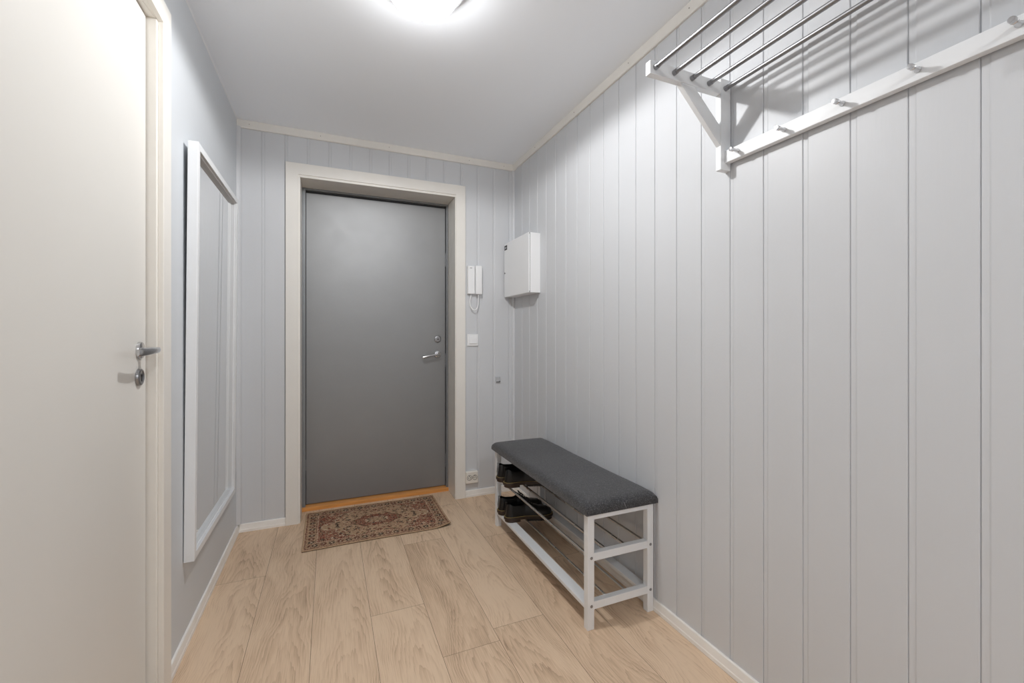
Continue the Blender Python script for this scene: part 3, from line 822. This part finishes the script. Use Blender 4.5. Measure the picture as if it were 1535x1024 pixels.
# ------------------------------------------------------------------ intercom
ic = empty('door_intercom', (.968, YB, 1.46))
bm = new(); box(bm, .915, 1.016, YB-.018, YB-.0005, 1.467, 1.668); obj('base_plate', bm, M['whiteplastic'], ic, bevel=.004)
bm = new(); box(bm, .915, .966, YB-.034, YB-.016, 1.467, 1.668); sp = obj('speaker_panel', bm, M['whiteplastic'], ic, bevel=.005, seg=3)
bm = new(); box(bm, .969, 1.018, YB-.050, YB-.019, 1.464, 1.672)
hs = obj('handset', bm, M['whiteplastic'], ic, bevel=.010, seg=4, smooth=True)
bm = new(); box(bm, .929, .945, YB-.0347, YB-.0338, 1.650, 1.655); obj('logo_mark', bm, M['grime'], sp)
for i in range(3):
    bm = new(); tube(bm, (.934, YB-.0352, 1.520+.018*i), (.934, YB-.0338, 1.520+.018*i), .004, 14); obj('call_button', bm, M['whiteplastic'], sp, smooth=True)
bm = new()
pts = [(.944, YB-.012, 1.470), (.942, YB-.015, 1.452), (.936, YB-.018, 1.430), (.933, YB-.022, 1.405), (.936, YB-.026, 1.380), (.946, YB-.030, 1.360), (.960, YB-.033, 1.350), (.974, YB-.034, 1.355), (.985, YB-.034, 1.372), (.991, YB-.034, 1.400), (.992, YB-.034, 1.435), (.992, YB-.034, 1.470)]
fine = []
P_ = [Vector(p) for p in pts]
for i in range(len(P_)-1):
    a, b, c, d = P_[max(i-1, 0)], P_[i], P_[i+1], P_[min(i+2, len(P_)-1)]
    for q in range(12):
        t = q/12; fine.append(.5*((2*b)+(c-a)*t+(2*a-5*b+4*c-d)*t*t+(3*b-a-3*c+d)*t**3))
fine.append(P_[-1])
sweep(bm, fine, [.0036+.0006*(i % 2) for i in range(len(fine))], 10)
obj('coiled_cord', bm, M['whiteplastic'], ic, smooth=True)
thing(ic, 'white intercom handset with looped cord on the wall beside the grey door', 'intercom')

# ------------------------------------------------------------------ switch, socket, clip
sw = empty('light_switch', (.958, YB, 1.09))
bm = new(); box(bm, .917, .999, YB-.010, YB-.0005, 1.092, 1.177); obj('cover_plate', bm, M['whiteplastic'], sw, bevel=.0035, seg=3)
bm = new()
v = [bm.verts.new(p) for p in ((.932, YB-.010, 1.109), (.986, YB-.010, 1.109), (.986, YB-.010, 1.165), (.932, YB-.010, 1.165), (.932, YB-.017, 1.109), (.986, YB-.017, 1.109), (.986, YB-.012, 1.165), (.932, YB-.012, 1.165))]
for f in ((0, 1, 2, 3), (4, 5, 6, 7), (0, 1, 5, 4), (1, 2, 6, 5), (2, 3, 7, 6), (3, 0, 4, 7)): bm.faces.new([v[i] for i in f])
obj('rocker', bm, M['whiteplastic'], sw, bevel=.001, seg=1)
thing(sw, 'square white light switch on the back wall below the intercom', 'light switch')
so = empty('wall_socket', (.946, YB, .105))
bm = new(); box(bm, .901+.001, .992, YB-.030, YB-.0005, .104, .188); body = obj('socket_body', bm, M['oldplastic'], so, bevel=.006, seg=3)
for x in (.926, .967):
    bm = new(); lathe(bm, [(.0185, 0), (.0185, .0015), (.0165, .0015), (.0160, -.001), (.0, -.001)], (x, YB-.0302, .146), '-y', 32)
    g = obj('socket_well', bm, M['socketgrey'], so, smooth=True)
    bm = new(); lathe(bm, [(0, 0), (.0115, 0), (.0115, .0008), (0, .0008)], (x, YB-.0300, .144), '-y', 24); obj('socket_insert', bm, M['oldplastic'], g)
    for dx, dz in ((-.0095, .000), (.0095, .000), (0, .012)):
        bm = new(); tube(bm, (x+dx*.8, YB-.0305, .146+dz), (x+dx*.8, YB-.0325, .146+dz), .003, 10); obj('pin_hole', bm, M['dark'], g)
thing(so, 'old double wall socket beside the grey door casing near the floor', 'socket')
cl = empty('cord_clip', (1.152, YB, .82))
bm = new(); box(bm, 1.138, 1.168, YB-.012, YB-.0005, .822, .860); obj('clip_body', bm, M['paintedover'], cl, bevel=.003)
for a in (1.136, 1.160):
    bm = new(); box(bm, a, a+.010, YB-.016, YB-.0005, .852, .862); obj('clip_tab', bm, M['paintedover'], cl, bevel=.001)
bm = new(); box(bm, 1.141, 1.167, YB-.014, YB-.0115, .8215, .825); box(bm, 1.1655, 1.1695, YB-.014, YB-.004, .8225, .832); obj('clip_slot', bm, M['gasket'], cl)
thing(cl, 'small painted-over grey plastic clip low on the back wall near the corner', 'wall clip')

# ------------------------------------------------------------------ camera, world, view
cam_d = bpy.data.cameras.new('camera'); cam = bpy.data.objects.new('camera', cam_d); C.objects.link(cam)
cam_d.sensor_width = 36; cam_d.sensor_fit = 'HORIZONTAL'; cam_d.lens = 645.2/1535*36; cam_d.shift_y = -11.5/1535; cam_d.clip_start = .02
cam.location = (0, 0, 1.18); cam.rotation_euler = (PI/2, 0, -math.atan(274/645.2))
SC.camera = cam
w = bpy.data.worlds.new('world'); SC.world = w; w.use_nodes = True
w.node_tree.nodes['Background'].inputs[0].default_value = (.8, .85, .9, 1); w.node_tree.nodes['Background'].inputs[1].default_value = .3
SC.view_settings.view_transform = 'Standard'; SC.view_settings.look = 'None'; SC.view_settings.exposure = 2.2; SC.view_settings.gamma = 1
SC.view_settings.use_curve_mapping = False
SC.cycles.max_bounces = 16; SC.cycles.diffuse_bounces = 12; SC.cycles.sample_clamp_indirect = 8
SC.cycles.caustics_reflective = False
